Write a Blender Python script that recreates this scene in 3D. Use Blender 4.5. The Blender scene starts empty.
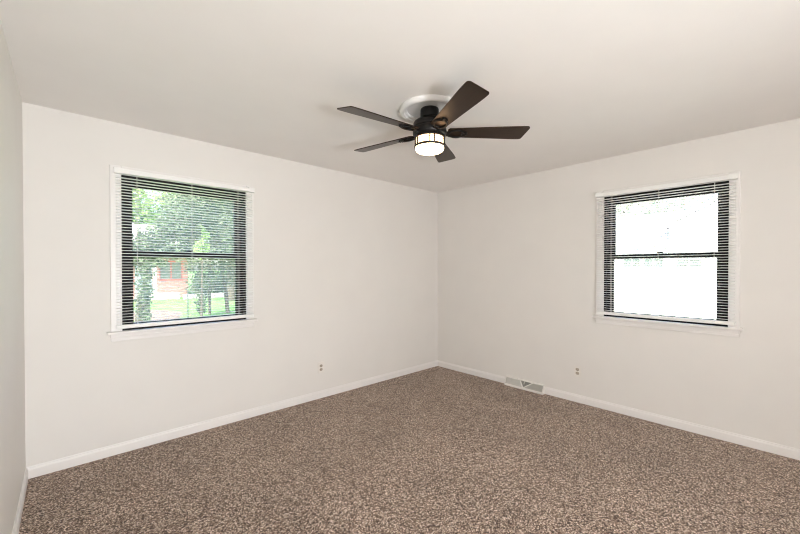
import bpy, bmesh, math, random
from mathutils import Vector, Matrix
PI = math.pi
random.seed(7)
S = bpy.context.scene
COL = S.collection

# ------------------------------------------------------------------ camera, sky, sun, lights, exposure
cam_d = bpy.data.cameras.new('camera')
cam_d.sensor_width = 36.0
cam_d.lens = 36.0 * 359.72 / 800.0
cam_d.shift_y = (272.37 - 267.0) / 800.0
cam_d.clip_start = 0.02
cam = bpy.data.objects.new('camera', cam_d)
COL.objects.link(cam)
cam.location = (-3.83867, -3.35874, 1.36515)
yaw, pitch = 0.8231184, -0.0092778
fwd = Vector((math.cos(yaw) * math.cos(pitch), math.sin(yaw) * math.cos(pitch), math.sin(pitch)))
cam.rotation_euler = fwd.to_track_quat('-Z', 'Y').to_euler()
S.camera = cam

world = bpy.data.worlds.new('sky')
S.world = world
world.use_nodes = True
wn = world.node_tree
wn.nodes.clear()
w_out = wn.nodes.new('ShaderNodeOutputWorld')
w_bg = wn.nodes.new('ShaderNodeBackground')
w_sky = wn.nodes.new('ShaderNodeTexSky')
w_sky.sky_type = 'NISHITA'
w_sky.sun_disc = False
w_sky.sun_elevation = math.radians(48)
w_sky.sun_rotation = math.radians(215)
w_sky.air_density = 1.0
w_sky.dust_density = 4.0
w_sky.ozone_density = 1.0
w_bg.inputs['Strength'].default_value = 1.4
wn.links.new(w_sky.outputs['Color'], w_bg.inputs['Color'])
wn.links.new(w_bg.outputs['Background'], w_out.inputs['Surface'])

sun_d = bpy.data.lights.new('sun', 'SUN')
sun_d.energy = 15.0
sun_d.color = (1.0, 0.95, 0.86)
sun_d.angle = math.radians(1.0)
sun = bpy.data.objects.new('sun', sun_d)
COL.objects.link(sun)
sun.rotation_euler = Vector((0.50, 0.44, -0.74)).to_track_quat('-Z', 'Y').to_euler()

# the photographer's soft flash, well behind the camera
def flash(name, loc, direc, sx, sy, energy, col):
    d = bpy.data.lights.new(name, 'AREA')
    d.shape = 'RECTANGLE'; d.size = sx; d.size_y = sy; d.energy = energy; d.color = col
    o = bpy.data.objects.new(name, d); COL.objects.link(o)
    o.location = loc; o.rotation_euler = Vector(direc).to_track_quat('-Z', 'Y').to_euler()
    return o
flash('flash', (-3.40, -5.3, 0.85), (-0.42, 1.0, 0.38), 0.5, 0.5, 128.0, (0.965, 0.985, 1.0))

S.view_settings.view_transform = 'Standard'
S.view_settings.look = 'None'
S.view_settings.gamma = 1.0
S.view_settings.use_curve_mapping = False
S.view_settings.exposure = 0.0
S.cycles.use_denoising = True
S.cycles.filter_width = 1.1
S.cycles.use_adaptive_sampling = False
S.cycles.denoising_prefilter = 'ACCURATE'
S.cycles.max_bounces = 12
S.cycles.diffuse_bounces = 8
S.cycles.transparent_max_bounces = 16

# ------------------------------------------------------------------ materials
def new_mat(name):
    m = bpy.data.materials.new(name)
    m.use_nodes = True
    return m, m.node_tree, m.node_tree.nodes['Principled BSDF']

def mat(name, col, rough=0.5, metal=0.0, noise=0.0, nscale=20.0, bump=0.0, bscale=200.0, spec=0.5, em=None, ems=0.0):
    m, nt, b = new_mat(name)
    b.inputs['Roughness'].default_value = rough
    b.inputs['Metallic'].default_value = metal
    b.inputs['Specular IOR Level'].default_value = spec
    tc = nt.nodes.new('ShaderNodeTexCoord')
    n = nt.nodes.new('ShaderNodeTexNoise')
    n.inputs['Scale'].default_value = nscale
    n.inputs['Detail'].default_value = 4
    nt.links.new(tc.outputs['Object'], n.inputs['Vector'])
    r = nt.nodes.new('ShaderNodeValToRGB')
    lo = [max(0, c * (1 - noise)) for c in col]
    hi = [min(1, c * (1 + noise)) for c in col]
    r.color_ramp.elements[0].position = 0.3
    r.color_ramp.elements[1].position = 0.7
    r.color_ramp.elements[0].color = (*lo, 1)
    r.color_ramp.elements[1].color = (*hi, 1)
    nt.links.new(n.outputs['Fac'], r.inputs['Fac'])
    nt.links.new(r.outputs['Color'], b.inputs['Base Color'])
    if bump > 0:
        n2 = nt.nodes.new('ShaderNodeTexNoise')
        n2.inputs['Scale'].default_value = bscale
        nt.links.new(tc.outputs['Object'], n2.inputs['Vector'])
        bp = nt.nodes.new('ShaderNodeBump')
        bp.inputs['Strength'].default_value = bump
        bp.inputs['Distance'].default_value = 0.002
        nt.links.new(n2.outputs['Fac'], bp.inputs['Height'])
        nt.links.new(bp.outputs['Normal'], b.inputs['Normal'])
    if em:
        b.inputs['Emission Color'].default_value = (*em, 1)
        b.inputs['Emission Strength'].default_value = ems
    return m

M = {}
M['wall'] = mat('wall_paint', (0.770, 0.750, 0.722), 0.55, noise=0.012, nscale=3, bump=0.06, bscale=260, spec=0.3)
M['ceiling'] = mat('ceiling_paint', (0.83, 0.812, 0.792), 0.8, noise=0.01, nscale=4, bump=0.08, bscale=180, spec=0.2)
M['trim'] = mat('trim_paint', (0.82, 0.80, 0.785), 0.38, noise=0.01, nscale=8)
M['outside_wall'] = mat('outside_siding', (0.7, 0.68, 0.64), 0.7, noise=0.05, nscale=5)
M['blind'] = mat('blind_enamel', (0.88, 0.875, 0.86), 0.42, noise=0.01, nscale=10)
M['cord'] = mat('blind_cord', (0.80, 0.79, 0.76), 0.8, noise=0.03, nscale=200)
M['bronze'] = mat('window_bronze', (0.007, 0.006, 0.0055), 0.5, noise=0.1, nscale=40, spec=0.2)
M['fan_black'] = mat('fan_metal', (0.006, 0.0048, 0.0042), 0.42, noise=0.15, nscale=60, spec=0.3)
M['medallion'] = mat('medallion_plaster', (0.82, 0.81, 0.80), 0.5, noise=0.01, nscale=20)
M['medallion_panel'] = mat('medallion_panel_grey', (0.66, 0.655, 0.65), 0.6, noise=0.02, nscale=20)  # centre disc, slightly greyer than the ring
M['outlet'] = mat('outlet_plastic', (0.78, 0.75, 0.71), 0.35, noise=0.01, nscale=30)
M['receptacle'] = mat('receptacle_plastic', (0.42, 0.37, 0.31), 0.4, noise=0.03, nscale=60)
M['slot'] = mat('slot_dark', (0.02, 0.018, 0.015), 0.6)
M['screw'] = mat('screw_metal', (0.6, 0.56, 0.5), 0.35, metal=0.8, noise=0.05)
M['vent'] = mat('vent_enamel', (0.80, 0.775, 0.74), 0.4, noise=0.015, nscale=30)
M['vane'] = mat('vent_vane', (0.55, 0.535, 0.50), 0.45, noise=0.03, nscale=30)
M['vent_dark'] = mat('vent_inside', (0.06, 0.055, 0.05), 0.7)
M['lamp_glass'] = mat('lamp_glass', (0.9, 0.82, 0.7), 0.3, noise=0.02, nscale=15, em=(1.0, 0.72, 0.42), ems=14.0)
M['lamp_pane'] = mat('lamp_pane', (0.85, 0.75, 0.6), 0.35, noise=0.05, nscale=30, em=(1.0, 0.60, 0.30), ems=4.5)
# blades: dark walnut, fine grain along the blade
m, nt, b = new_mat('fan_blade_wood')
tc = nt.nodes.new('ShaderNodeTexCoord'); mp = nt.nodes.new('ShaderNodeMapping')
mp.inputs['Scale'].default_value = (4, 90, 90)
n = nt.nodes.new('ShaderNodeTexNoise'); n.inputs['Scale'].default_value = 2.0; n.inputs['Detail'].default_value = 6
r = nt.nodes.new('ShaderNodeValToRGB')
r.color_ramp.elements[0].color = (0.034, 0.020, 0.013, 1); r.color_ramp.elements[1].color = (0.058, 0.036, 0.024, 1)
nt.links.new(tc.outputs['Object'], mp.inputs['Vector']); nt.links.new(mp.outputs['Vector'], n.inputs['Vector'])
nt.links.new(n.outputs['Fac'], r.inputs['Fac']); nt.links.new(r.outputs['Color'], b.inputs['Base Color'])
b.inputs['Roughness'].default_value = 0.34; b.inputs['Metallic'].default_value = 0.7
M['blade'] = m
# carpet: cut pile in mixed browns, tuft by tuft
m, nt, b = new_mat('carpet_pile')
tc = nt.nodes.new('ShaderNodeTexCoord')
v = nt.nodes.new('ShaderNodeTexVoronoi'); v.inputs['Scale'].default_value = 180.0; v.inputs['Randomness'].default_value = 1.0
nt.links.new(tc.outputs['Object'], v.inputs['Vector'])
sep = nt.nodes.new('ShaderNodeSeparateColor'); nt.links.new(v.outputs['Color'], sep.inputs['Color'])
r = nt.nodes.new('ShaderNodeValToRGB')
cr = r.color_ramp
cr.elements[0].position = 0.0; cr.elements[0].color = (0.030, 0.017, 0.012, 1)
cr.elements[1].position = 1.0; cr.elements[1].color = (0.86, 0.73, 0.63, 1)
e = cr.elements.new(0.30); e.color = (0.115, 0.074, 0.054, 1)
e = cr.elements.new(0.60); e.color = (0.30, 0.216, 0.166, 1)
e = cr.elements.new(0.85); e.color = (0.54, 0.425, 0.345, 1)
nt.links.new(sep.outputs['Red'], r.inputs['Fac'])
n = nt.nodes.new('ShaderNodeTexNoise'); n.inputs['Scale'].default_value = 1.6; n.inputs['Detail'].default_value = 3
nt.links.new(tc.outputs['Object'], n.inputs['Vector'])
mr = nt.nodes.new('ShaderNodeMapRange'); mr.inputs['From Min'].default_value = 0.3; mr.inputs['From Max'].default_value = 0.7
mr.inputs['To Min'].default_value = 0.96; mr.inputs['To Max'].default_value = 1.18
nt.links.new(n.outputs['Fac'], mr.inputs['Value'])
mx = nt.nodes.new('ShaderNodeMix'); mx.data_type = 'RGBA'; mx.blend_type = 'MULTIPLY'; mx.inputs[0].default_value = 1.0
nt.links.new(r.outputs['Color'], mx.inputs[6]); nt.links.new(mr.outputs['Result'], mx.inputs[7])
nt.links.new(mx.outputs[2], b.inputs['Base Color'])
b.inputs['Roughness'].default_value = 0.95; b.inputs['Specular IOR Level'].default_value = 0.1
b.inputs['Sheen Weight'].default_value = 0.15
bp = nt.nodes.new('ShaderNodeBump'); bp.inputs['Strength'].default_value = 0.7; bp.inputs['Distance'].default_value = 0.004
bp.invert = True
nt.links.new(v.outputs['Distance'], bp.inputs['Height']); nt.links.new(bp.outputs['Normal'], b.inputs['Normal'])
M['carpet'] = m
# window glass: clear, with its fresnel reflection
m = bpy.data.materials.new('window_glass'); m.use_nodes = True; nt = m.node_tree; nt.nodes.clear()
o = nt.nodes.new('ShaderNodeOutputMaterial'); tr = nt.nodes.new('ShaderNodeBsdfTransparent'); gl = nt.nodes.new('ShaderNodeBsdfGlossy')
gl.inputs['Roughness'].default_value = 0.0
tr.inputs['Color'].default_value = (0.93, 0.955, 0.94, 1)
fr = nt.nodes.new('ShaderNodeFresnel'); fr.inputs['IOR'].default_value = 1.5
mixs = nt.nodes.new('ShaderNodeMixShader')
nt.links.new(fr.outputs['Fac'], mixs.inputs['Fac']); nt.links.new(tr.outputs['BSDF'], mixs.inputs[1]); nt.links.new(gl.outputs['BSDF'], mixs.inputs[2])
haze = nt.nodes.new('ShaderNodeBsdfTranslucent'); haze.inputs['Color'].default_value = (0.85, 0.88, 0.86, 1)
mix_haze = nt.nodes.new('ShaderNodeMixShader'); mix_haze.inputs['Fac'].default_value = 0.09      # pale veil mixed into the glass, standing in for the washed-out view
nt.links.new(mixs.outputs['Shader'], mix_haze.inputs[1]); nt.links.new(haze.outputs['BSDF'], mix_haze.inputs[2])
nt.links.new(mix_haze.outputs['Shader'], o.inputs['Surface'])
M['glass'] = m
# outdoors
M['grass'] = mat('lawn_grass', (0.095, 0.19, 0.055), 0.9, noise=0.25, nscale=1.2, bump=0.6, bscale=60, spec=0.1)
M['concrete'] = mat('driveway_concrete', (0.62, 0.68, 0.55), 0.85, noise=0.06, nscale=3, bump=0.2, bscale=90)
M['mulch'] = mat('mulch', (0.12, 0.088, 0.068), 0.95, noise=0.35, nscale=14, bump=0.8, bscale=70)
M['white_siding'] = mat('white_siding', (0.80, 0.80, 0.78), 0.6, noise=0.02, nscale=4)
M['white_paint'] = mat('outdoor_white_paint', (0.80, 0.80, 0.79), 0.5, noise=0.02, nscale=6)
M['kerb'] = mat('pale_concrete', (0.27, 0.27, 0.265), 0.8, noise=0.05, nscale=5)
M['red_paint'] = mat('red_trim_paint', (0.50, 0.10, 0.09), 0.5, noise=0.05)
M['roof'] = mat('roof_shingle', (0.40, 0.39, 0.38), 0.9, noise=0.2, nscale=9)
M['pale_roof'] = mat('pale_roof_shingle', (0.55, 0.55, 0.54), 0.9, noise=0.08, nscale=9)
M['dim_glass'] = mat('house_glass', (0.10, 0.125, 0.115), 0.3, noise=0.1, nscale=3)
M['bark'] = mat('bark', (0.055, 0.046, 0.035), 0.95, noise=0.4, nscale=12, bump=0.9, bscale=30)
M['grey_metal'] = mat('post_metal', (0.08, 0.085, 0.08), 0.5, metal=0.3, noise=0.05)
M['blue_door'] = mat('door_paint', (0.28, 0.34, 0.38), 0.5, noise=0.03)
m, nt, b = new_mat('red_brick')
tc = nt.nodes.new('ShaderNodeTexCoord'); br = nt.nodes.new('ShaderNodeTexBrick'); mp = nt.nodes.new('ShaderNodeMapping')
mp.inputs['Rotation'].default_value = (PI / 2, 0, 0)
br.inputs['Color1'].default_value = (0.36, 0.15, 0.13, 1); br.inputs['Color2'].default_value = (0.31, 0.12, 0.10, 1)
br.inputs['Mortar'].default_value = (0.55, 0.46, 0.42, 1); br.inputs['Scale'].default_value = 4.0
nt.links.new(tc.outputs['Object'], mp.inputs['Vector']); nt.links.new(mp.outputs['Vector'], br.inputs['Vector'])
nt.links.new(br.outputs['Color'], b.inputs['Base Color']); b.inputs['Roughness'].default_value = 0.85
M['brick'] = m
def leaf_mat(name, a, c, trans=0.35):
    m = bpy.data.materials.new(name); m.use_nodes = True; nt = m.node_tree; nt.nodes.clear()
    o = nt.nodes.new('ShaderNodeOutputMaterial')
    tc = nt.nodes.new('ShaderNodeTexCoord'); n = nt.nodes.new('ShaderNodeTexNoise'); n.inputs['Scale'].default_value = 2.5
    n.inputs['Detail'].default_value = 6
    r = nt.nodes.new('ShaderNodeValToRGB'); r.color_ramp.elements[0].position = 0.35; r.color_ramp.elements[1].position = 0.65
    r.color_ramp.elements[0].color = (*a, 1); r.color_ramp.elements[1].color = (*c, 1)
    d = nt.nodes.new('ShaderNodeBsdfDiffuse'); t = nt.nodes.new('ShaderNodeBsdfTranslucent'); mi = nt.nodes.new('ShaderNodeMixShader')
    mi.inputs[0].default_value = trans
    L = nt.links.new
    L(tc.outputs['Object'], n.inputs['Vector']); L(n.outputs['Fac'], r.inputs['Fac'])
    L(r.outputs['Color'], d.inputs['Color']); L(r.outputs['Color'], t.inputs['Color'])
    L(d.outputs[0], mi.inputs[1]); L(t.outputs[0], mi.inputs[2]); L(mi.outputs[0], o.inputs['Surface'])
    return m
M['leaf'] = leaf_mat('leaf_green', (0.078, 0.102, 0.070), (0.132, 0.168, 0.110))
M['leaf_bright'] = leaf_mat('leaf_bright', (0.20, 0.32, 0.11), (0.32, 0.44, 0.18), 0.45)  # brighter leaf green; on the small spray it stands in for sunlight
M['leaf_pale'] = leaf_mat('leaf_pale', (0.52, 0.60, 0.44), (0.62, 0.68, 0.55), 0.45)  # overexposed paleness put into the leaf colour

# ------------------------------------------------------------------ helpers
def add_box(bm, a, b):
    x0, x1 = sorted((a[0], b[0])); y0, y1 = sorted((a[1], b[1])); z0, z1 = sorted((a[2], b[2]))
    v = [bm.verts.new(p) for p in ((x0, y0, z0), (x1, y0, z0), (x1, y1, z0), (x0, y1, z0), (x0, y0, z1), (x1, y0, z1), (x1, y1, z1), (x0, y1, z1))]
    for f in ((0, 3, 2, 1), (4, 5, 6, 7), (0, 1, 5, 4), (1, 2, 6, 5), (2, 3, 7, 6), (3, 0, 4, 7)):
        bm.faces.new([v[i] for i in f])
    return v

def add_prism(bm, pts, extrude):
    """pts: closed 3-D polygon; extrude: vector"""
    ex = Vector(extrude)
    a = [bm.verts.new(Vector(p)) for p in pts]
    c = [bm.verts.new(Vector(p) + ex) for p in pts]
    n = len(pts)
    bm.faces.new(a[::-1]); bm.faces.new(c)
    for i in range(n):
        j = (i + 1) % n
        bm.faces.new((a[i], a[j], c[j], c[i]))
    return a + c

def add_lathe(bm, prof, seg=48, center=(0, 0, 0)):
    cx, cy, cz = center
    rings = []
    for r, z in prof:
        if r < 1e-6:
            rings.append([bm.verts.new((cx, cy, cz + z))])
        else:
            rings.append([bm.verts.new((cx + r * math.cos(2 * PI * k / seg), cy + r * math.sin(2 * PI * k / seg), cz + z)) for k in range(seg)])
    for A, B in zip(rings[:-1], rings[1:]):
        if len(A) == 1 and len(B) == 1: continue
        for k in range(seg):
            j = (k + 1) % seg
            if len(A) == 1: bm.faces.new((A[0], B[j], B[k]))
            elif len(B) == 1: bm.faces.new((A[k], A[j], B[0]))
            else: bm.faces.new((A[k], A[j], B[j], B[k]))

def add_tube(bm, pts, rad, seg=8, closed=False):
    pts = [Vector(p) for p in pts]; n = len(pts)
    rads = rad if isinstance(rad, (list, tuple)) else [rad] * n
    rings = []
    up = Vector((0, 0, 1))
    for i, p in enumerate(pts):
        a = pts[(i - 1) % n] if (closed or i > 0) else p
        c = pts[(i + 1) % n] if (closed or i < n - 1) else p
        t = (c - a).normalized()
        ref = up if abs(t.dot(up)) < 0.95 else Vector((1, 0, 0))
        u = t.cross(ref).normalized(); w = u.cross(t).normalized()
        rings.append([bm.verts.new(p + u * rads[i] * math.cos(2 * PI * k / seg) + w * rads[i] * math.sin(2 * PI * k / seg)) for k in range(seg)])
    m = n if closed else n - 1
    for i in range(m):
        A, B = rings[i], rings[(i + 1) % n]
        for k in range(seg):
            j = (k + 1) % seg
            bm.faces.new((A[k], A[j], B[j], B[k]))
    if not closed:
        bm.faces.new(rings[0][::-1]); bm.faces.new(rings[-1])

def obj(name, bm, material, parent=None, smooth=False, bevel=0.0, seg=2):
    bmesh.ops.recalc_face_normals(bm, faces=bm.faces[:])
    me = bpy.data.meshes.new(name); bm.to_mesh(me); bm.free()
    o = bpy.data.objects.new(name, me); COL.objects.link(o)
    me.materials.append(M[material])
    if smooth:
        me.polygons.foreach_set('use_smooth', [True] * len(me.polygons))
        me.set_sharp_from_angle(angle=math.radians(38))
    if bevel > 0:
        bv = o.modifiers.new('bevel', 'BEVEL'); bv.width = bevel; bv.segments = seg; bv.limit_method = 'ANGLE'
    if parent: o.parent = parent
    return o

def tag(o, label, cat, group=None, kind=None):
    o['label'] = label; o['category'] = cat
    if group: o['group'] = group
    if kind: o['kind'] = kind
    return o

def thing(name, label, cat, loc=(0, 0, 0), group=None):
    o = bpy.data.objects.new(name, None); COL.objects.link(o); o.location = loc; o.empty_display_size = 0.1
    return tag(o, label, cat, group)

def struct(name, bm, m, label, **k):
    o = obj(name, bm, m, **k); o['kind'] = 'structure'; o['label'] = label; o['category'] = name.split('_')[0]
    return o

# ------------------------------------------------------------------ room shell
L, H, D = 4.0408, 2.44, 5.70      # length of the wall with the left window, height, depth of the room
T = 0.16                          # wall thickness
WA = dict(a=-3.537, b=-2.640, z0=0.905, z1=2.062)      # opening in wall_north
WB = dict(a=-3.038, b=-2.141, z0=0.905, z1=2.062)      # opening in wall_east

bm = bmesh.new(); add_box(bm, (-L - T, -D - T, -0.12), (T, T, 0)); struct('floor', bm, 'carpet', 'speckled brown cut pile carpet over the whole floor')
bm = bmesh.new(); add_box(bm, (-L - T, -D - T, H), (T, T, H + 0.14)); struct('ceiling', bm, 'ceiling', 'plain white painted ceiling')

bm = bmesh.new()
add_box(bm, (-L - T, 0, 0), (WA['a'], T, H)); add_box(bm, (WA['b'], 0, 0), (T, T, H))
add_box(bm, (WA['a'], 0, 0), (WA['b'], T, WA['z0'])); add_box(bm, (WA['a'], 0, WA['z1']), (WA['b'], T, H))
struct('wall_north', bm, 'wall', 'cream painted wall holding the left window')
bm = bmesh.new()
add_box(bm, (0, -D - T, 0), (T, WB['a'], H)); add_box(bm, (0, WB['b'], 0), (T, 0, H))
add_box(bm, (0, WB['a'], 0), (T, WB['b'], WB['z0'])); add_box(bm, (0, WB['a'], WB['z1']), (T, WB['b'], H))
struct('wall_east', bm, 'wall', 'cream painted wall holding the right window')
bm = bmesh.new(); add_box(bm, (-L - T, -D - T, 0), (-L, 0, H)); struct('wall_west', bm, 'wall', 'cream painted wall at the left edge of the photo')
bm = bmesh.new(); add_box(bm, (-L, -D - T, 0), (0, -D, H)); struct('wall_south', bm, 'wall', 'cream painted wall behind the camera')

# baseboards: flat board with a stepped, rounded top
BH, BT = 0.077, 0.012
PROF = [(0, 0), (BT, 0), (BT, BH - 0.022), (BT - 0.002, BH - 0.016), (BT - 0.006, BH - 0.011), (BT - 0.007, BH - 0.004), (BT - 0.009, BH), (0, BH)]
def base(name, p0, p1, inward, label):
    p0, p1, w = Vector(p0), Vector(p1), Vector(inward)
    bm = bmesh.new(); add_prism(bm, [p0 + w * d + Vector((0, 0, z)) for d, z in PROF], p1 - p0)
    struct(name, bm, 'trim', label)
VY0, VY1 = -1.092, -1.560          # the floor register replaces the east baseboard here
base('baseboard_north', (-L, 0, 0), (0, 0, 0), (0, -1, 0), 'white baseboard under the left window wall')
base('baseboard_east', (0, 0, 0), (0, VY0, 0), (-1, 0, 0), 'short white baseboard between the far corner and the register')
base('baseboard_southeast', (0, VY1, 0), (0, -D, 0), (-1, 0, 0), 'white baseboard under the right window wall past the register')
base('baseboard_west', (-L, -D, 0), (-L, 0, 0), (1, 0, 0), 'white baseboard along the left edge of the photo')
base('baseboard_south', (-L, -D, 0), (0, -D, 0), (0, 1, 0), 'white baseboard behind the camera')

# ------------------------------------------------------------------ windows.  local frame: u along wall, v into the room (>0 = room side), z up
def frame_map(wall):
    if wall == 'north': return lambda u, v, z: (u, -v, z)
    return lambda u, v, z: (-v, u, z)
def ubox(bm, f, a, b): add_box(bm, f(*a), f(*b))

def make_window(name, wall, W, label):
    f = frame_map(wall)
    a, b, z0, z1 = W['a'], W['b'], W['z0'], W['z1']
    root = bpy.data.objects.new(name, None); COL.objects.link(root); root.empty_display_size = 0.1
    root['kind'] = 'structure'; root['label'] = label; root['category'] = 'window'
    cw = 0.068
    bm = bmesh.new()
    ubox(bm, f, (a - cw, 0, z0), (a - 0.002, 0.016, z1 + 0.062)); ubox(bm, f, (b + 0.002, 0, z0), (b + cw, 0.016, z1 + 0.062))
    ubox(bm, f, (a - 0.002, 0, z1 + 0.002), (b + 0.002, 0.016, z1 + 0.062))
    obj('casing', bm, 'trim', root, bevel=0.004)
    bm = bmesh.new(); ubox(bm, f, (a - 0.09, 0, z0 - 0.016), (b + 0.09, 0.052, z0 + 0.003)); obj('sill', bm, 'trim', root, bevel=0.006, seg=3)
    bm = bmesh.new(); ubox(bm, f, (a - 0.07, 0, z0 - 0.044), (b + 0.07, 0.017, z0 - 0.016)); ubox(bm, f, (a - 0.068, 0, z0 - 0.072), (b + 0.068, 0.011, z0 - 0.044)); obj('apron', bm, 'trim', root, bevel=0.004)
    # dark liner of the opening
    lt = 0.016; bm = bmesh.new()
    ubox(bm, f, (a, 0.0, z0), (a + lt, -0.13, z1)); ubox(bm, f, (b - lt, 0.0, z0), (b, -0.13, z1))
    ubox(bm, f, (a + lt, 0.0, z1 - lt), (b - lt, -0.13, z1)); ubox(bm, f, (a + lt, 0.0, z0), (b - lt, -0.13, z0 + lt))
    obj('frame', bm, 'bronze', root)
    zm = 1.480
    def sash(v0, v1, s0, s1, br, tr_):
        st = 0.056; A, B = a + lt + 0.001, b - lt - 0.001
        bm = bmesh.new()
        ubox(bm, f, (A, v0, s0), (A + st, v1, s1)); ubox(bm, f, (B - st, v0, s0), (B, v1, s1))
        ubox(bm, f, (A + st, v0, s0), (B - st, v1, s0 + br)); ubox(bm, f, (A + st, v0, s1 - tr_), (B - st, v1, s1))
        s = obj('sash', bm, 'bronze', root)
        bm = bmesh.new(); vm = (v0 + v1) / 2
        pa, pb = f(A + st - 0.004, vm, s0 + br - 0.004), f(B - st + 0.004, vm, s1 - tr_ + 0.004)
        if wall == 'north': q = [(pa[0], pa[1], pa[2]), (pb[0], pa[1], pa[2]), (pb[0], pa[1], pb[2]), (pa[0], pa[1], pb[2])]
        else: q = [(pa[0], pa[1], pa[2]), (pa[0], pb[1], pa[2]), (pa[0], pb[1], pb[2]), (pa[0], pa[1], pb[2])]
        bm.faces.new([bm.verts.new(p) for p in q])
        obj('pane', bm, 'glass', s)
        return s
    sash(-0.075, -0.105, zm - 0.022, z1 - lt, 0.044, 0.055)
    low = sash(-0.040, -0.070, z0 + lt, zm + 0.022, 0.032, 0.042)
    bm = bmesh.new(); c = (a + b) / 2
    ubox(bm, f, (c - 0.035, -0.044, zm + 0.0225), (c + 0.035, -0.066, zm + 0.030)); ubox(bm, f, (c - 0.012, -0.038, zm + 0.030), (c + 0.03, -0.058, zm + 0.040))
    obj('sash_lock', bm, 'bronze', low, bevel=0.002)
    return root
make_window('window_1', 'north', WA, 'dark framed double hung window looking out on trees and lawn')
make_window('window_2', 'east', WB, 'dark framed double hung window glaring white with daylight')

def make_blind(label, wall, u0, u1, locz=0):
    f = frame_map(wall)
    p = f((u0 + u1) / 2, 0.036, 0.927)
    root = thing('window_blind', label, 'blind', p, 'white mini blinds over the windows')
    inv = Matrix.Translation(-Vector(p))
    def fin(name, bm, m, **k):
        bm.transform(inv); return obj(name, bm, m, root, **k)
    zt, zb = 2.062, 0.956
    # head rail: an open steel channel with end caps
    bm = bmesh.new()
    ubox(bm, f, (u0, 0.018, zt), (u1, 0.056, zt + 0.036))
    fin('headrail', bm, 'blind', bevel=0.005, seg=3)
    for ub in (u0 + 0.02, u1 - 0.02):
        bm = bmesh.new(); s = 0.026
        ubox(bm, f, (ub - s, 0.0165, zt - 0.0015), (ub + s, 0.0585, zt + 0.0005)); ubox(bm, f, (ub - s, 0.0165, zt + 0.036), (ub + s, 0.0585, zt + 0.040))
        ubox(bm, f, (ub - s, 0.0565, zt), (ub + s, 0.0590, zt + 0.036))
        fin('bracket', bm, 'blind', bevel=0.001)
    # slats: thin crowned strips, all of one blind in one mesh
    pitch = 0.0213; n = int((zt - zb - 0.006) / pitch)
    bm = bmesh.new(); w = 0.0125; th = 0.0006; tilt = math.radians(5)
    for i in range(n):
        zc = zb + 0.012 + i * pitch
        sec = []
        for k in range(5):
            q = -1 + 2 * k / 4
            vv, zz = w * q, 0.0036 * (1 - q * q)
            sec.append((0.036 + vv * math.cos(tilt), zc + zz + vv * math.sin(tilt)))
        poly = [(v_, z_) for v_, z_ in sec] + [(v_, z_ - th) for v_, z_ in sec[::-1]]
        add_prism(bm, [f(u0 + 0.004, v_, z_) for v_, z_ in poly], Vector(f(u1 - 0.004, 0, 0)) - Vector(f(u0 + 0.004, 0, 0)))
    fin('slats', bm, 'blind')
    bm = bmesh.new(); ubox(bm, f, (u0, 0.022, 0.927), (u1, 0.050, 0.955)); fin('bottom_rail', bm, 'blind', bevel=0.005, seg=3)
    c = (u0 + u1) / 2
    for uc in (u0 + 0.13, c, u1 - 0.13):
        bm = bmesh.new()
        for vv in (0.0225, 0.0495):
            add_tube(bm, [f(uc, vv, 0.95), f(uc, vv, zt + 0.004)], 0.0009, 6)
        fin('ladder_cord', bm, 'cord')
    return root
make_blind('white mini blind on the left wall with trees and lawn showing through its slats', 'north', -3.577, -2.586)
make_blind('white mini blind on the right wall with bright white daylight behind its slats', 'east', -3.086, -2.085)

# ------------------------------------------------------------------ ceiling fan
FX, FY, FZ = -2.044, -1.716, 2.280
fan = thing('ceiling_fan', 'black five blade ceiling fan with a lit drum light on a round white ceiling medallion', 'ceiling fan', (FX, FY, H))
def zz(prof): return [(r_, z_ - H) for r_, z_ in prof]
bm = bmesh.new()
add_lathe(bm, zz([(0.150, 2.4395), (0.202, 2.4395), (0.204, 2.430), (0.200, 2.420), (0.191, 2.412), (0.180, 2.410), (0.171, 2.413), (0.166, 2.421), (0.160, 2.422), (0.154, 2.426), (0.151, 2.436), (0.150, 2.4395)]), 72)
obj('medallion', bm, 'medallion', fan, smooth=True)
bm = bmesh.new(); add_lathe(bm, zz([(0.0, 2.4397), (0.1515, 2.4397), (0.1515, 2.4366), (0.0, 2.4366)]), 72)
obj('medallion_panel', bm, 'medallion_panel', fan, smooth=True)
bm = bmesh.new()
add_lathe(bm, zz([(0.0, 2.4366), (0.060, 2.4366), (0.062, 2.430), (0.062, 2.385), (0.059, 2.378), (0.054, 2.375), (0.052, 2.368), (0.0, 2.368)]), 48)
obj('canopy', bm, 'fan_black', fan, smooth=True)
bm = bmesh.new()
add_lathe(bm, zz([(0.0, 2.3695), (0.058, 2.3695), (0.062, 2.364), (0.072, 2.361), (0.094, 2.357), (0.104, 2.350), (0.109, 2.340), (0.109, 2.316), (0.105, 2.312), (0.105, 2.306),
    (0.111, 2.302), (0.1125, 2.290), (0.1125, 2.268), (0.109, 2.262), (0.104, 2.256), (0.100, 2.252), (0.0, 2.252)]), 64)
obj('motor_housing', bm, 'fan_black', fan, smooth=True)
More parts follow.
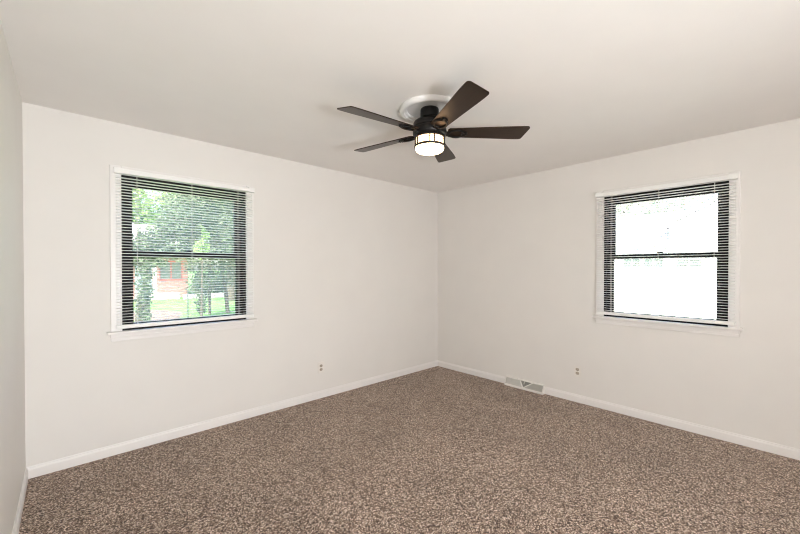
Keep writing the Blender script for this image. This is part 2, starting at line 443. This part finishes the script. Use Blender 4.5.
# light kit
def zk(prof): return [(r_, z_ - H + 0.008) for r_, z_ in prof]
kit = None
bm = bmesh.new()
add_lathe(bm, zk([(0.088, 2.2438), (0.103, 2.2438), (0.1045, 2.240), (0.103, 2.231), (0.088, 2.231), (0.088, 2.2438)]), 64)
add_lathe(bm, zk([(0.095, 2.1845), (0.102, 2.1845), (0.1035, 2.182), (0.1035, 2.173), (0.102, 2.171), (0.095, 2.171), (0.095, 2.1845)]), 64)
for k in range(5):
    for da in (-8.5, 8.5):
        a = math.radians(232 + 72 * k + da)
        c_, s_ = math.cos(a), math.sin(a)
        pts = []
        for rr, tt in ((0.096, -0.0035), (0.103, -0.0035), (0.103, 0.0035), (0.096, 0.0035)):
            pts.append((rr * c_ - tt * s_, rr * s_ + tt * c_, 2.191 - H))
        add_prism(bm, pts, (0, 0, 0.05))
    # thin cross bar near the top of each wide field
    a0, a1 = math.radians(232 + 72 * k + 8.5), math.radians(232 + 72 * k + 63.5)
    add_tube(bm, [(0.0985 * math.cos(a0 + (a1 - a0) * t / 10), 0.0985 * math.sin(a0 + (a1 - a0) * t / 10), 2.2255 - H) for t in range(11)], 0.0016, 6)
kit = obj('light_cage', bm, 'fan_black', fan, smooth=True)
bm = bmesh.new()
add_lathe(bm, zk([(0.0, 2.240), (0.0945, 2.240), (0.0945, 2.183), (0.0, 2.183)]), 64)
obj('glass_drum', bm, 'lamp_pane', kit, smooth=True)
bm = bmesh.new()
add_lathe(bm, zk([(0.0, 2.1825), (0.094, 2.1825), (0.0955, 2.172), (0.0945, 2.162), (0.090, 2.152), (0.080, 2.1455), (0.062, 2.142), (0.03, 2.141), (0.0, 2.141)]), 64)
obj('glass_bowl', bm, 'lamp_glass', kit, smooth=True)
# blades and their irons
def blade_bm(rot, tiltdeg):
    bm = bmesh.new()
    r0, r1 = 0.120, 0.655
    def half(x):            # half width along the blade
        t = (x - r0) / (r1 - r0); return 0.048 + 0.025 * min(1, t * 1.2)
    pts = []
    N = 14
    for i in range(N + 1):
        x = r0 + 0.012 + (r1 - 0.045 - r0) * i / N
        pts.append((x, -half(x)))
    cr = 0.020; hw = half(r1)
    for k in range(0, 7):
        a = -PI / 2 + PI / 2 * k / 6
        pts.append((r1 - cr + cr * math.cos(a), -hw + cr + cr * math.sin(a)))
    for k in range(0, 7):
        a = PI / 2 * k / 6
        pts.append((r1 - cr - 0.020 + cr * math.cos(a), hw - cr + cr * math.sin(a)))
    for i in range(N - 1, -1, -1):
        x = r0 + 0.012 + (r1 - 0.045 - r0) * i / N
        pts.append((x, half(x)))
    pts.append((r0, half(r0) - 0.012)); pts.append((r0, -half(r0) + 0.012))
    add_prism(bm, [(x, y, -0.003) for x, y in pts], (0, 0, 0.006))
    return bm
def iron_bm():
    bm = bmesh.new()
    zi = -0.0075
    add_prism(bm, [(0.092, -0.022, zi - 0.008), (0.132, -0.018, zi - 0.006), (0.132, 0.018, zi - 0.006), (0.092, 0.022, zi - 0.008)], (0, 0, 0.012))
    # two curved prongs that make an open loop under the blade
    for s in (-1, 1):
        path = []
        for k in range(13):
            t = k / 12
            path.append((0.122 + 0.118 * t, s * (0.010 + 0.030 * math.sin(PI * min(1, t * 1.05)) ** 0.8), zi - 0.001))
        add_tube(bm, path, 0.0065, 8)
    add_prism(bm, [(0.215, -0.026, zi - 0.003), (0.246, -0.018, zi - 0.003), (0.254, 0, zi - 0.003), (0.246, 0.018, zi - 0.003), (0.215, 0.026, zi - 0.003)], (0, 0, 0.0072))
    for x, y in ((0.228, -0.012), (0.228, 0.012), (0.243, 0.0)):
        add_lathe(bm, [(0, -0.0055), (0.004, -0.0045), (0.005, 0.0), (0, 0.0)], 12, (x, y, zi - 0.003))
    return bm
PHI0 = math.radians(-42.83)
for k in range(5):
    a = PHI0 - k * 2 * PI / 5
    rot = Matrix.Translation((0, 0, FZ - H)) @ Matrix.Rotation(a, 4, 'Z') @ Matrix.Rotation(math.radians(-12), 4, 'X')
    bl = obj('blade', blade_bm(0, 0), 'blade', fan, bevel=0.0015); bl.matrix_local = rot
    ir = obj('blade_iron', iron_bm(), 'fan_black', bl, smooth=True)

# ------------------------------------------------------------------ outlets
def make_outlet(label, wall, u, z):
    f = frame_map(wall)
    p = f(u, 0, z)
    root = thing('electrical_outlet', label, 'outlet', p, 'wall outlets')
    inv = Matrix.Translation(-Vector(p))
    def fin(name, bm, m, parent, **k):
        bm.transform(inv); return obj(name, bm, m, parent, **k)
    bm = bmesh.new(); ubox(bm, f, (u - 0.036, 0.0002, z - 0.058), (u + 0.036, 0.006, z + 0.058)); fin('cover_plate', bm, 'outlet', root, bevel=0.003, seg=3)
    for dz in (0.0195, -0.0195):
        bm = bmesh.new(); prof = []
        for k in range(24):
            an = 2 * PI * k / 24
            x_, z_ = 0.0175 * math.cos(an), 0.0175 * math.sin(an)
            z_ = max(-0.0142, min(0.0142, z_)); prof.append(f(u + x_, 0.005, z + dz + z_))
        add_prism(bm, prof, Vector(f(0, 0.003, 0)) - Vector(f(0, 0, 0)))
        rec = fin('receptacle', bm, 'receptacle', root)
        bm = bmesh.new()
        for dx, hh in ((-0.0064, 0.0045), (0.0064, 0.0036)):
            ubox(bm, f, (u + dx - 0.0012, 0.0079, z + dz - hh + 0.003), (u + dx + 0.0012, 0.0084, z + dz + hh + 0.003))
        ubox(bm, f, (u - 0.0024, 0.0079, z + dz - 0.0105), (u + 0.0024, 0.0084, z + dz - 0.006))
        fin('slot', bm, 'slot', rec)
    bm = bmesh.new(); c = Vector(f(u, 0.006, z)); nrm = Vector(f(0, 1, 0)) - Vector(f(0, 0, 0))
    add_tube(bm, [c - nrm * 0.001, c + nrm * 0.0012], 0.0032, 12); fin('screw', bm, 'screw', root)
make_outlet('cream wall outlet low on the wall between left window and far corner', 'north', -1.869, 0.322)
make_outlet('cream wall outlet low on the right wall near the floor register', 'east', -1.899, 0.317)

# ------------------------------------------------------------------ baseboard register
vent = thing('floor_register', 'white metal baseboard register with three fields of vanes, below the right wall', 'register', (0, (VY0 + VY1) / 2, 0))
VL = (VY0 - VY1) / 2
# section: back on the wall, face sloping from the top (d=.02) down to the floor (d=.062)
ZT, DT, DB, ZB = 0.092, 0.022, 0.060, 0.014
def face(y, t, lift=0.0):       # t = 0 at the bottom of the face, 1 at its top; lift = out of the face
    n_ = Vector((-(ZT - ZB), 0, (DB - DT))).normalized()
    return Vector((-(DB + (DT - DB) * t), y, ZB + (ZT - ZB) * t)) + n_ * lift
bm = bmesh.new()
for s in (-1, 1):                # end caps
    y0 = s * VL; y1 = s * (VL - 0.004)
    add_prism(bm, [(0, y0, 0), (-DB, y0, 0), (-DB, y0, ZB), (-DT, y0, ZT), (0, y0, ZT)], (0, y1 - y0, 0))
add_box(bm, (0, -VL, ZT - 0.003), (-DT, VL, ZT + 0.003))
add_box(bm, (-DB + 0.003, -VL, 0.0), (-DB - 0.001, VL, ZB + 0.002))
def strip(p0, p1, q1, q0, th=0.003):
    pts = [face(*p0, 0.001), face(*p1, 0.001), face(*q1, 0.001), face(*q0, 0.001)]
    n_ = (face(0, 0, th) - face(0, 0, 0))
    add_prism(bm, pts, n_)
strip((-VL, 0.0), (VL, 0.0), (VL, 0.12), (-VL, 0.12)); strip((-VL, 0.92), (VL, 0.92), (VL, 1.0), (-VL, 1.0))
e_ = 0.012
strip((-VL, 0.0), (-VL + e_, 0.0), (-VL + e_, 1.0), (-VL, 1.0)); strip((VL - e_, 0.0), (VL, 0.0), (VL, 1.0), (VL - e_, 1.0))
# the V that splits the face into three fields (seen from the room, left is +y)
ap = 0.0; vl, vr = 0.050, -0.105; sw = 0.0075
strip((ap + sw, 0.05), (ap - sw, 0.05), (vl - sw, 0.97), (vl + sw, 0.97)); strip((ap + sw, 0.05), (ap - sw, 0.05), (vr - sw, 0.97), (vr + sw, 0.97))
obj('register_frame', bm, 'vent', vent)
def vane_field(y0, y1, n_, lean, clip, mname):
    bm = bmesh.new()
    for i in range(n_):
        y = y0 + (y1 - y0) * (i + 0.5) / n_
        lo, hi = clip(y)
        if hi - lo < 0.06: continue
        pts = [face(y, lo, -0.0005), face(y, hi, -0.0005)]
        d = Vector((0.010 * math.cos(lean) , 0.010 * math.sin(lean), 0))
        th = Vector((0, 0.0011, 0))
        add_prism(bm, [pts[0], pts[1], pts[1] + d, pts[0] + d], th)
    o_ = obj('vanes', bm, mname, vent)
def cl_left(y):
    t = 0.05 + 0.92 * (y - ap) / (vl - ap); return (0.11, min(0.93, t)) if y > ap else (0.11, 0.11)
def cl_right(y):
    t = 0.05 + 0.92 * (y - ap) / (vr - ap); return (0.11, min(0.93, t)) if y < ap else (0.11, 0.11)
def cl_mid(y):
    t = 0.05 + 0.92 * ((y - ap) / ((vl if y > ap else vr) - ap)); return (max(0.11, t), 0.93)
vane_field(ap, VL - e_, 34, math.radians(-62), cl_left, 'vane')
vane_field(-VL + e_, ap, 34, math.radians(62), cl_right, 'vane')
vane_field(vr, vl, 18, 0.0, cl_mid, 'vane')
bm = bmesh.new(); pts = [face(-VL + 0.006, 0.05, -0.0125), face(VL - 0.006, 0.05, -0.0125), face(VL - 0.006, 0.97, -0.0125), face(-VL + 0.006, 0.97, -0.0125)]
add_prism(bm, pts, face(0, 0, -0.0135) - face(0, 0, -0.0125)); obj('damper_plate', bm, 'vent_dark', vent)
bm = bmesh.new(); add_prism(bm, [face(-0.001, 0.55, 0.0), face(-0.009, 0.55, 0.0), face(-0.009, 0.9, 0.0), face(-0.001, 0.9, 0.0)], face(0, 0, 0.007) - face(0, 0, 0.0))
obj('damper_lever', bm, 'vent', vent)

# ------------------------------------------------------------------ outdoors
GZ = -0.5
bm = bmesh.new(); add_box(bm, (-400, -400, GZ - 0.2), (400, 400, GZ))
struct('ground', bm, 'grass', 'green lawn outside the windows')
bm = bmesh.new(); add_box(bm, (2.0, -60, GZ), (90.0, 9.5, GZ + 0.03)); struct('driveway', bm, 'concrete', 'pale concrete driveway outside the right window')

def leaves_mesh(pts, size, drop=0.0):
    vs, fs = [], []
    for p in pts:
        s = size * random.uniform(0.6, 1.3)
        d = Vector((random.gauss(0, 1), random.gauss(0, 1), random.gauss(0, 0.7) - drop)).normalized()
        n_ = Vector((random.gauss(0, 1), random.gauss(0, 1), random.gauss(0, 1)))
        w = d.cross(n_).normalized() * s * 0.36
        b = len(vs)
        vs += [p, p + d * s * 0.5 + w, p + d * s, p + d * s * 0.5 - w]
        fs += [(b, b + 1, b + 2, b + 3)]
    return vs, fs
def raw_obj(name, vs, fs, m, parent, base):
    me = bpy.data.meshes.new(name); base = Vector(base)
    me.from_pydata([tuple(Vector(v) - base) for v in vs], [], fs); me.materials.append(M[m])
    o = bpy.data.objects.new(name, me); COL.objects.link(o); o.parent = parent
    return o
def tree(name, label, base, trunk, blobs, n, size, leaf, strands=(), group='trees outside the windows'):
    """trunk: list of (points, radii); blobs: (center, radii); strands: (top, bottom, spread, n)"""
    root = thing(name, label, 'tree', base, group)
    bm = bmesh.new()
    for path, rads in trunk: add_tube(bm, path, rads, 10)
    bm.transform(Matrix.Translation(-Vector(base))); obj('trunk', bm, 'bark', root, smooth=True)
    pts = []
    vol = [r_[0] * r_[1] * r_[2] for c, r_ in blobs]; tot = sum(vol) or 1
    for (c, r_), v_ in zip(blobs, vol):
        subs = []
        for k in range(max(6, int(26 * v_ / tot) + 8)):
            d = Vector((random.gauss(0, 1), random.gauss(0, 1), random.gauss(0, 1))).normalized() * random.uniform(0.35, 0.95)
            subs.append(Vector((c[0] + d.x * r_[0], c[1] + d.y * r_[1], c[2] + d.z * r_[2])))
        for k in range(int(n * v_ / tot)):
            s_ = random.choice(subs); q = 0.30
            pts.append(s_ + Vector((random.gauss(0, q * r_[0] * 0.6), random.gauss(0, q * r_[1] * 0.6), random.gauss(0, q * r_[2] * 0.5))))
    for top, bot, spread, m_ in strands:
        top, bot = Vector(top), Vector(bot)
        for k in range(m_):
            t = random.random() ** 0.8
            w = spread * (0.35 + 0.65 * math.sin(PI * min(1, 0.15 + 0.8 * t)))
            pts.append(top.lerp(bot, t) + Vector((random.gauss(0, w), random.gauss(0, w), random.gauss(0, 0.05))))
    vs, fs = leaves_mesh(pts, size, 0.6)
    raw_obj('foliage', vs, fs, leaf, root, base)
    return root
def hang(cx, cy, z0, z1, w, n, wid=0.10):
    return [((cx + random.uniform(-w, w), cy + random.uniform(-0.8, 0.8), z0 + random.uniform(-0.3, 0.6)), (cx + random.uniform(-w, w), cy + random.uniform(-0.8, 0.8), z1 + random.uniform(-0.3, 0.5)), wid, n) for _ in range(1)]

st = []
for k in range(30):
    x_ = random.uniform(-2.9, 0.2); y_ = random.uniform(9.0, 10.3); z_ = random.uniform(1.6, 2.4)
    zt_ = z_ + random.uniform(0.8, 1.6)
    if x_ < -1.55: z_ = 1.5; zt_ = 2.75 + 0.9 * (x_ + 1.9)
    st.append(((x_, y_, zt_), (x_ + random.uniform(-.15, .15), y_, z_), 0.13, 130))
for k in range(3):
    x_ = -2.26 + 0.09 * k; y_ = random.uniform(9.0, 9.3)
    st.append(((x_, y_, 2.4), (x_ - 0.05, y_, random.uniform(-0.2, 0.5)), 0.05, 220))
tree('shade_tree', 'large drooping dark green tree, thick trunk at left edge of the left window', (-2.2, 9.6, GZ),
     [([(-2.2, 9.6, GZ), (-2.18, 9.6, 0.4), (-2.08, 9.6, 1.6), (-1.45, 9.65, 2.6), (-0.9, 9.7, 4.0)], [0.22, 0.17, 0.15, 0.13, 0.06]),
      ([(-2.12, 9.6, 1.9), (-1.5, 9.6, 2.7), (-0.7, 9.6, 3.4)], [0.07, 0.055, 0.03])],
     [((-0.7, 9.7, 3.6), (1.25, 1.0, 1.3)), ((0.4, 9.9, 4.0), (1.5, 0.9, 1.2)), ((-0.9, 9.8, 2.6), (1.05, 0.6, 0.7)), ((-1.0, 9.7, 2.0), (1.4, 0.5, 0.35))], 13000, 0.12, 'leaf', st)
st = []
for (x_, y_, zt_, zb_, w_, n_) in ((-0.05, 12.0, 2.3, -0.32, 0.13, 900), (-0.42, 12.0, 2.4, 1.3, 0.13, 350), (0.34, 12.1, 2.4, 1.0, 0.13, 350), (0.78, 12.3, 2.5, 1.05, 0.12, 350), (1.12, 12.3, 2.5, 0.75, 0.10, 350), (1.42, 12.3, 2.5, 0.9, 0.13, 350)):
    st.append(((x_ + 0.1, y_, zt_), (x_, y_, zb_), w_, n_))
tree('weeping_tree', 'weeping tree whose foliage hangs down to the lawn at the right of the left window', (1.16, 12.75, GZ),
     [([(1.16, 12.75, GZ), (1.08, 12.75, 0.4), (0.93, 12.75, 1.3), (0.85, 12.7, 3.0), (0.9, 12.7, 4.6)], [0.085, 0.07, 0.06, 0.05, 0.03]),
      ([(0.46, 12.75, GZ), (0.45, 12.75, 0.8), (0.5, 12.75, 2.6)], [0.055, 0.05, 0.04])],
     [((0.9, 12.9, 3.4), (1.6, 0.8, 1.1))], 6500, 0.11, 'leaf', st)
tree('young_tree', 'sunlit yellow-green spray of leaves on an added stem, in the middle of the left window', (-0.88, 8.6, GZ),  # added stand-in for a sunlit patch of foliage
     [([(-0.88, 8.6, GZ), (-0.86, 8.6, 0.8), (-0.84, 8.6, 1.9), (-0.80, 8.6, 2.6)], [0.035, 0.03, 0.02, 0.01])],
     [((-0.90, 8.6, 2.0), (0.20, 0.16, 0.28)), ((-0.78, 8.6, 2.45), (0.10, 0.10, 0.26))], 420, 0.10, 'leaf_bright')  # sunlight on the foliage put into a brighter leaf colour; stem added
tree('leafy_tree', 'bright sunlit green tree beyond the lawn, showing behind the drooping branches', (3.3, 19.0, GZ),
     [([(3.3, 19.0, GZ), (3.3, 19.0, 3.5), (3.2, 19.0, 6.5)], [0.22, 0.18, 0.08])],
     [((2.4, 19.0, 4.4), (2.2, 1.8, 2.6)), ((4.6, 19.5, 4.8), (2.2, 1.8, 2.4))], 6000, 0.24, 'leaf_bright')
tree('tall_tree', 'tall pale green tree behind the red brick house', (-2.2, 38.0, GZ),
     [([(-2.2, 38.0, GZ), (-2.2, 38.0, 4.0), (-2.0, 38.0, 9.0)], [0.35, 0.3, 0.12])],
     [((-2.6, 38.0, 7.2), (4.2, 2.5, 3.8)), ((2.6, 38.5, 7.0), (4.0, 2.5, 3.2))], 9000, 0.36, 'leaf_bright')
# shrub by the house
sh = thing('garden_shrub', 'round dark green shrub at the right end of the brick house front', 'shrub', (3.1, 23.2, GZ))
pts = [Vector((3.1 + random.gauss(0, .45), 23.2 + max(-.6, min(.6, random.gauss(0, .28))), GZ + 0.75 + random.gauss(0, .38))) for _ in range(2600)]
pts = [p for p in pts if p.z > GZ + 0.02]
vs, fs = leaves_mesh(pts, 0.14); raw_obj('foliage', vs, fs, 'leaf', sh, (3.1, 23.2, GZ))
bm = bmesh.new(); add_tube(bm, [(0, 0, 0), (0.05, 0, 0.5), (0.1, 0.05, 0.9)], [0.05, 0.04, 0.02], 8); obj('stem', bm, 'bark', sh)

hg = thing('garden_hedge', 'dark green hedge right of the brick house, behind the lawn', 'hedge', (4.6, 25.0, GZ))
pts = [Vector((random.uniform(2.8, 7.0), 25.0 + random.uniform(-.6, .6), GZ + random.uniform(0.02, 1.5))) for _ in range(5200)]
vs, fs = leaves_mesh(pts, 0.17); raw_obj('foliage', vs, fs, 'leaf', hg, (4.6, 25.0, GZ))
# red brick house across the lawn
HX, HY = 1.2, 24.0
house = thing('brick_house', 'red brick house with a white porch post, across the lawn in the left window', 'house', (HX, HY, GZ), 'neighbouring houses')
def hb(name, m, boxes, **k):
    bm = bmesh.new()
    for a, b in boxes: add_box(bm, [a[i] - (HX, HY, GZ)[i] for i in range(3)], [b[i] - (HX, HY, GZ)[i] for i in range(3)])
    return obj(name, bm, m, house, **k)
hb('wall', 'brick', [((-6, HY, GZ), (0.52, HY + 7, 2.6)), ((0.52, HY, GZ), (1.85, HY + 7, 0.62)), ((0.52, HY, 1.88), (1.85, HY + 7, 2.6)), ((1.85, HY, GZ), (2.15, HY + 7, 2.6)), ((0.52, HY + 0.3, 0.62), (1.85, HY + 7, 1.88))])
wf = hb('window', 'red_paint', [((0.52, HY + 0.05, 0.62), (0.58, HY + 0.2, 1.88)), ((1.77, HY + 0.05, 0.62), (1.85, HY + 0.2, 1.88)), ((0.60, HY + 0.05, 0.62), (1.77, HY + 0.2, 0.70)), ((0.60, HY + 0.05, 1.80), (1.77, HY + 0.2, 1.88)), ((1.15, HY + 0.05, 0.70), (1.21, HY + 0.2, 1.80))])
pn = hb('pane', 'dim_glass', [((0.60, HY + 0.12, 0.70), (1.77, HY + 0.14, 1.80))]); pn.parent = wf
dr = hb('front_door', 'blue_door', [((-0.75, HY - 0.06, -0.1), (0.12, HY - 0.005, 1.98))])
hb('porch_floor', 'kerb', [((-0.75, HY - 1.3, GZ), (1.4, HY - 0.001, -0.12))])
hb('porch_post', 'white_paint', [((0.02, HY - 1.2, -0.12), (0.17, HY - 1.06, 2.5))])
bm = bmesh.new(); add_prism(bm, [(-8, -1.7, 3.1), (-8, 3.5, 5.0), (-8, 7.6, 3.1), (-8, 7.6, 3.0), (-8, -1.7, 3.0)], (9.5, 0, 0)); obj('roof', bm, 'roof', house)
bm = bmesh.new(); bx_ = thing('retaining_kerb', 'low white kerb between the lawn and the brick house, right of the porch', 'kerb', (3.0, 22.3, GZ))
add_box(bm, (-1.5, -0.1, 0), (2.6, 0.1, 0.28)); obj('kerb_stone', bm, 'kerb', bx_, bevel=0.02)
bm = bmesh.new()
N = 28; ring = [bm.verts.new((-1.35 + (1.1 + 0.15 * math.sin(3 * 2 * PI * k / N)) * math.cos(2 * PI * k / N) * 1.0, 14.0 + 2.2 * math.sin(2 * PI * k / N), GZ)) for k in range(N)]
ring2 = [bm.verts.new((-1.35 + (v_.co.x + 1.35) * 0.8, 14.0 + (v_.co.y - 14.0) * 0.8, GZ + 0.06)) for v_ in ring]
for k in range(N): bm.faces.new((ring[k], ring[(k + 1) % N], ring2[(k + 1) % N], ring2[k]))
bm.faces.new(ring2)
tag(obj('mulch_bed', bm, 'mulch'), 'tan patch of mulch on the lawn below the drooping tree', 'mulch', kind='stuff')
bm = bmesh.new(); add_tube(bm, [(0, 0, 0), (0, 0, 1.10)], 0.022, 10); add_lathe(bm, [(0, 1.135), (0.02, 1.13), (0.032, 1.115), (0.03, 1.095), (0, 1.09)], 12)
o = obj('garden_post', bm, 'grey_metal', smooth=True); o.location = (-0.58, 11.6, GZ); tag(o, 'thin grey metal post standing on the lawn in the left window', 'post')

# white house beyond the driveway (right window)
WX = 14.0
wh = thing('white_house', 'white sided house with a pale roof, glaring beyond the driveway in the right window', 'house', (WX, 1.0, GZ), 'neighbouring houses')
def boards(bm, y0, y1, z0, z1, x=0.0):
    zc = z0
    while zc < z1 - 0.01:                # lapped boards
        h_ = min(0.19, z1 - zc)
        add_prism(bm, [(x - 0.025, y0, zc), (x + 0.25, y0, zc), (x + 0.25, y0, zc + h_), (x, y0, zc + h_)], (0, y1 - y0, 0)); zc += 0.19
bm = bmesh.new(); boards(bm, -1.15, 8.0, 0.0, 2.85); add_box(bm, (0.25, -1.15, 0), (7.0, 8.0, 2.85)); obj('wall', bm, 'white_siding', wh)
bm = bmesh.new(); boards(bm, -6.0, -1.16, 0.0, 3.6, -0.3); add_box(bm, (-0.05, -6.0, 0), (6.5, -1.16, 3.6)); obj('wing_wall', bm, 'white_siding', wh)
for (a_, b_) in ((-0.15, 0.55), (-0.95, -0.2), (-2.2, -1.35)):
    xw = -0.3 if b_ < -1.2 else 0.0
    bm = bmesh.new()
    for p0, p1 in (((a_, 1.86), (b_, 1.92)), ((a_, 2.36), (b_, 2.42)), ((a_, 1.92), (a_ + 0.05, 2.36)), ((b_ - 0.05, 1.92), (b_, 2.36)), (((a_ + b_) / 2 - 0.02, 1.92), ((a_ + b_) / 2 + 0.02, 2.36))):
        add_box(bm, (xw - 0.07, p0[0], p0[1]), (xw - 0.026, p1[0], p1[1]))
    w_ = obj('window', bm, 'white_paint', wh)
    bm = bmesh.new(); add_box(bm, (xw - 0.055, a_ + 0.045, 1.915), (xw - 0.035, b_ - 0.045, 2.365)); obj('pane', bm, 'dim_glass', w_)
bm = bmesh.new(); add_prism(bm, [(-0.5, -1.15, 2.95), (3.5, -1.15, 4.6), (7.5, -1.15, 2.95), (7.5, -1.15, 2.85), (-0.5, -1.15, 2.85)], (0, 9.6, 0)); obj('roof', bm, 'pale_roof', wh)
bm = bmesh.new(); add_prism(bm, [(-0.3, -6.0, 3.6), (-0.3, -1.16, 3.6), (-0.3, -3.58, 4.9)], (6.8, 0, 0)); obj('gable', bm, 'white_siding', wh)
bm = bmesh.new(); add_prism(bm, [(-0.34, -6.2, 3.52), (-0.34, -3.58, 4.92), (-0.34, -0.96, 3.52), (-0.34, -0.96, 3.62), (-0.34, -3.58, 5.02), (-0.34, -6.2, 3.62)], (6.9, 0, 0)); obj('wing_roof', bm, 'pale_roof', wh)
tree('pale_tree', 'pale green tree rising over the white house, in the right window', (23.5, 4.0, GZ),
     [([(23.5, 4.0, GZ), (23.5, 4.0, 4.0), (23.4, 4.0, 8.0)], [0.25, 0.2, 0.08])],
     [((23.5, 3.5, 6.0), (2.0, 3.6, 2.8)), ((23.0, 8.5, 6.0), (2.0, 3.0, 2.6))], 6000, 0.32, 'leaf_pale')
tree('pale_tree', 'pale green tree at the right of the white house, in the right window', (25.5, -3.2, GZ),
     [([(25.5, -3.2, GZ), (25.5, -3.2, 3.0), (25.5, -3.2, 5.5)], [0.2, 0.16, 0.06])],
     [((25.5, -3.0, 4.4), (1.6, 2.0, 1.8))], 2600, 0.26, 'leaf_pale')
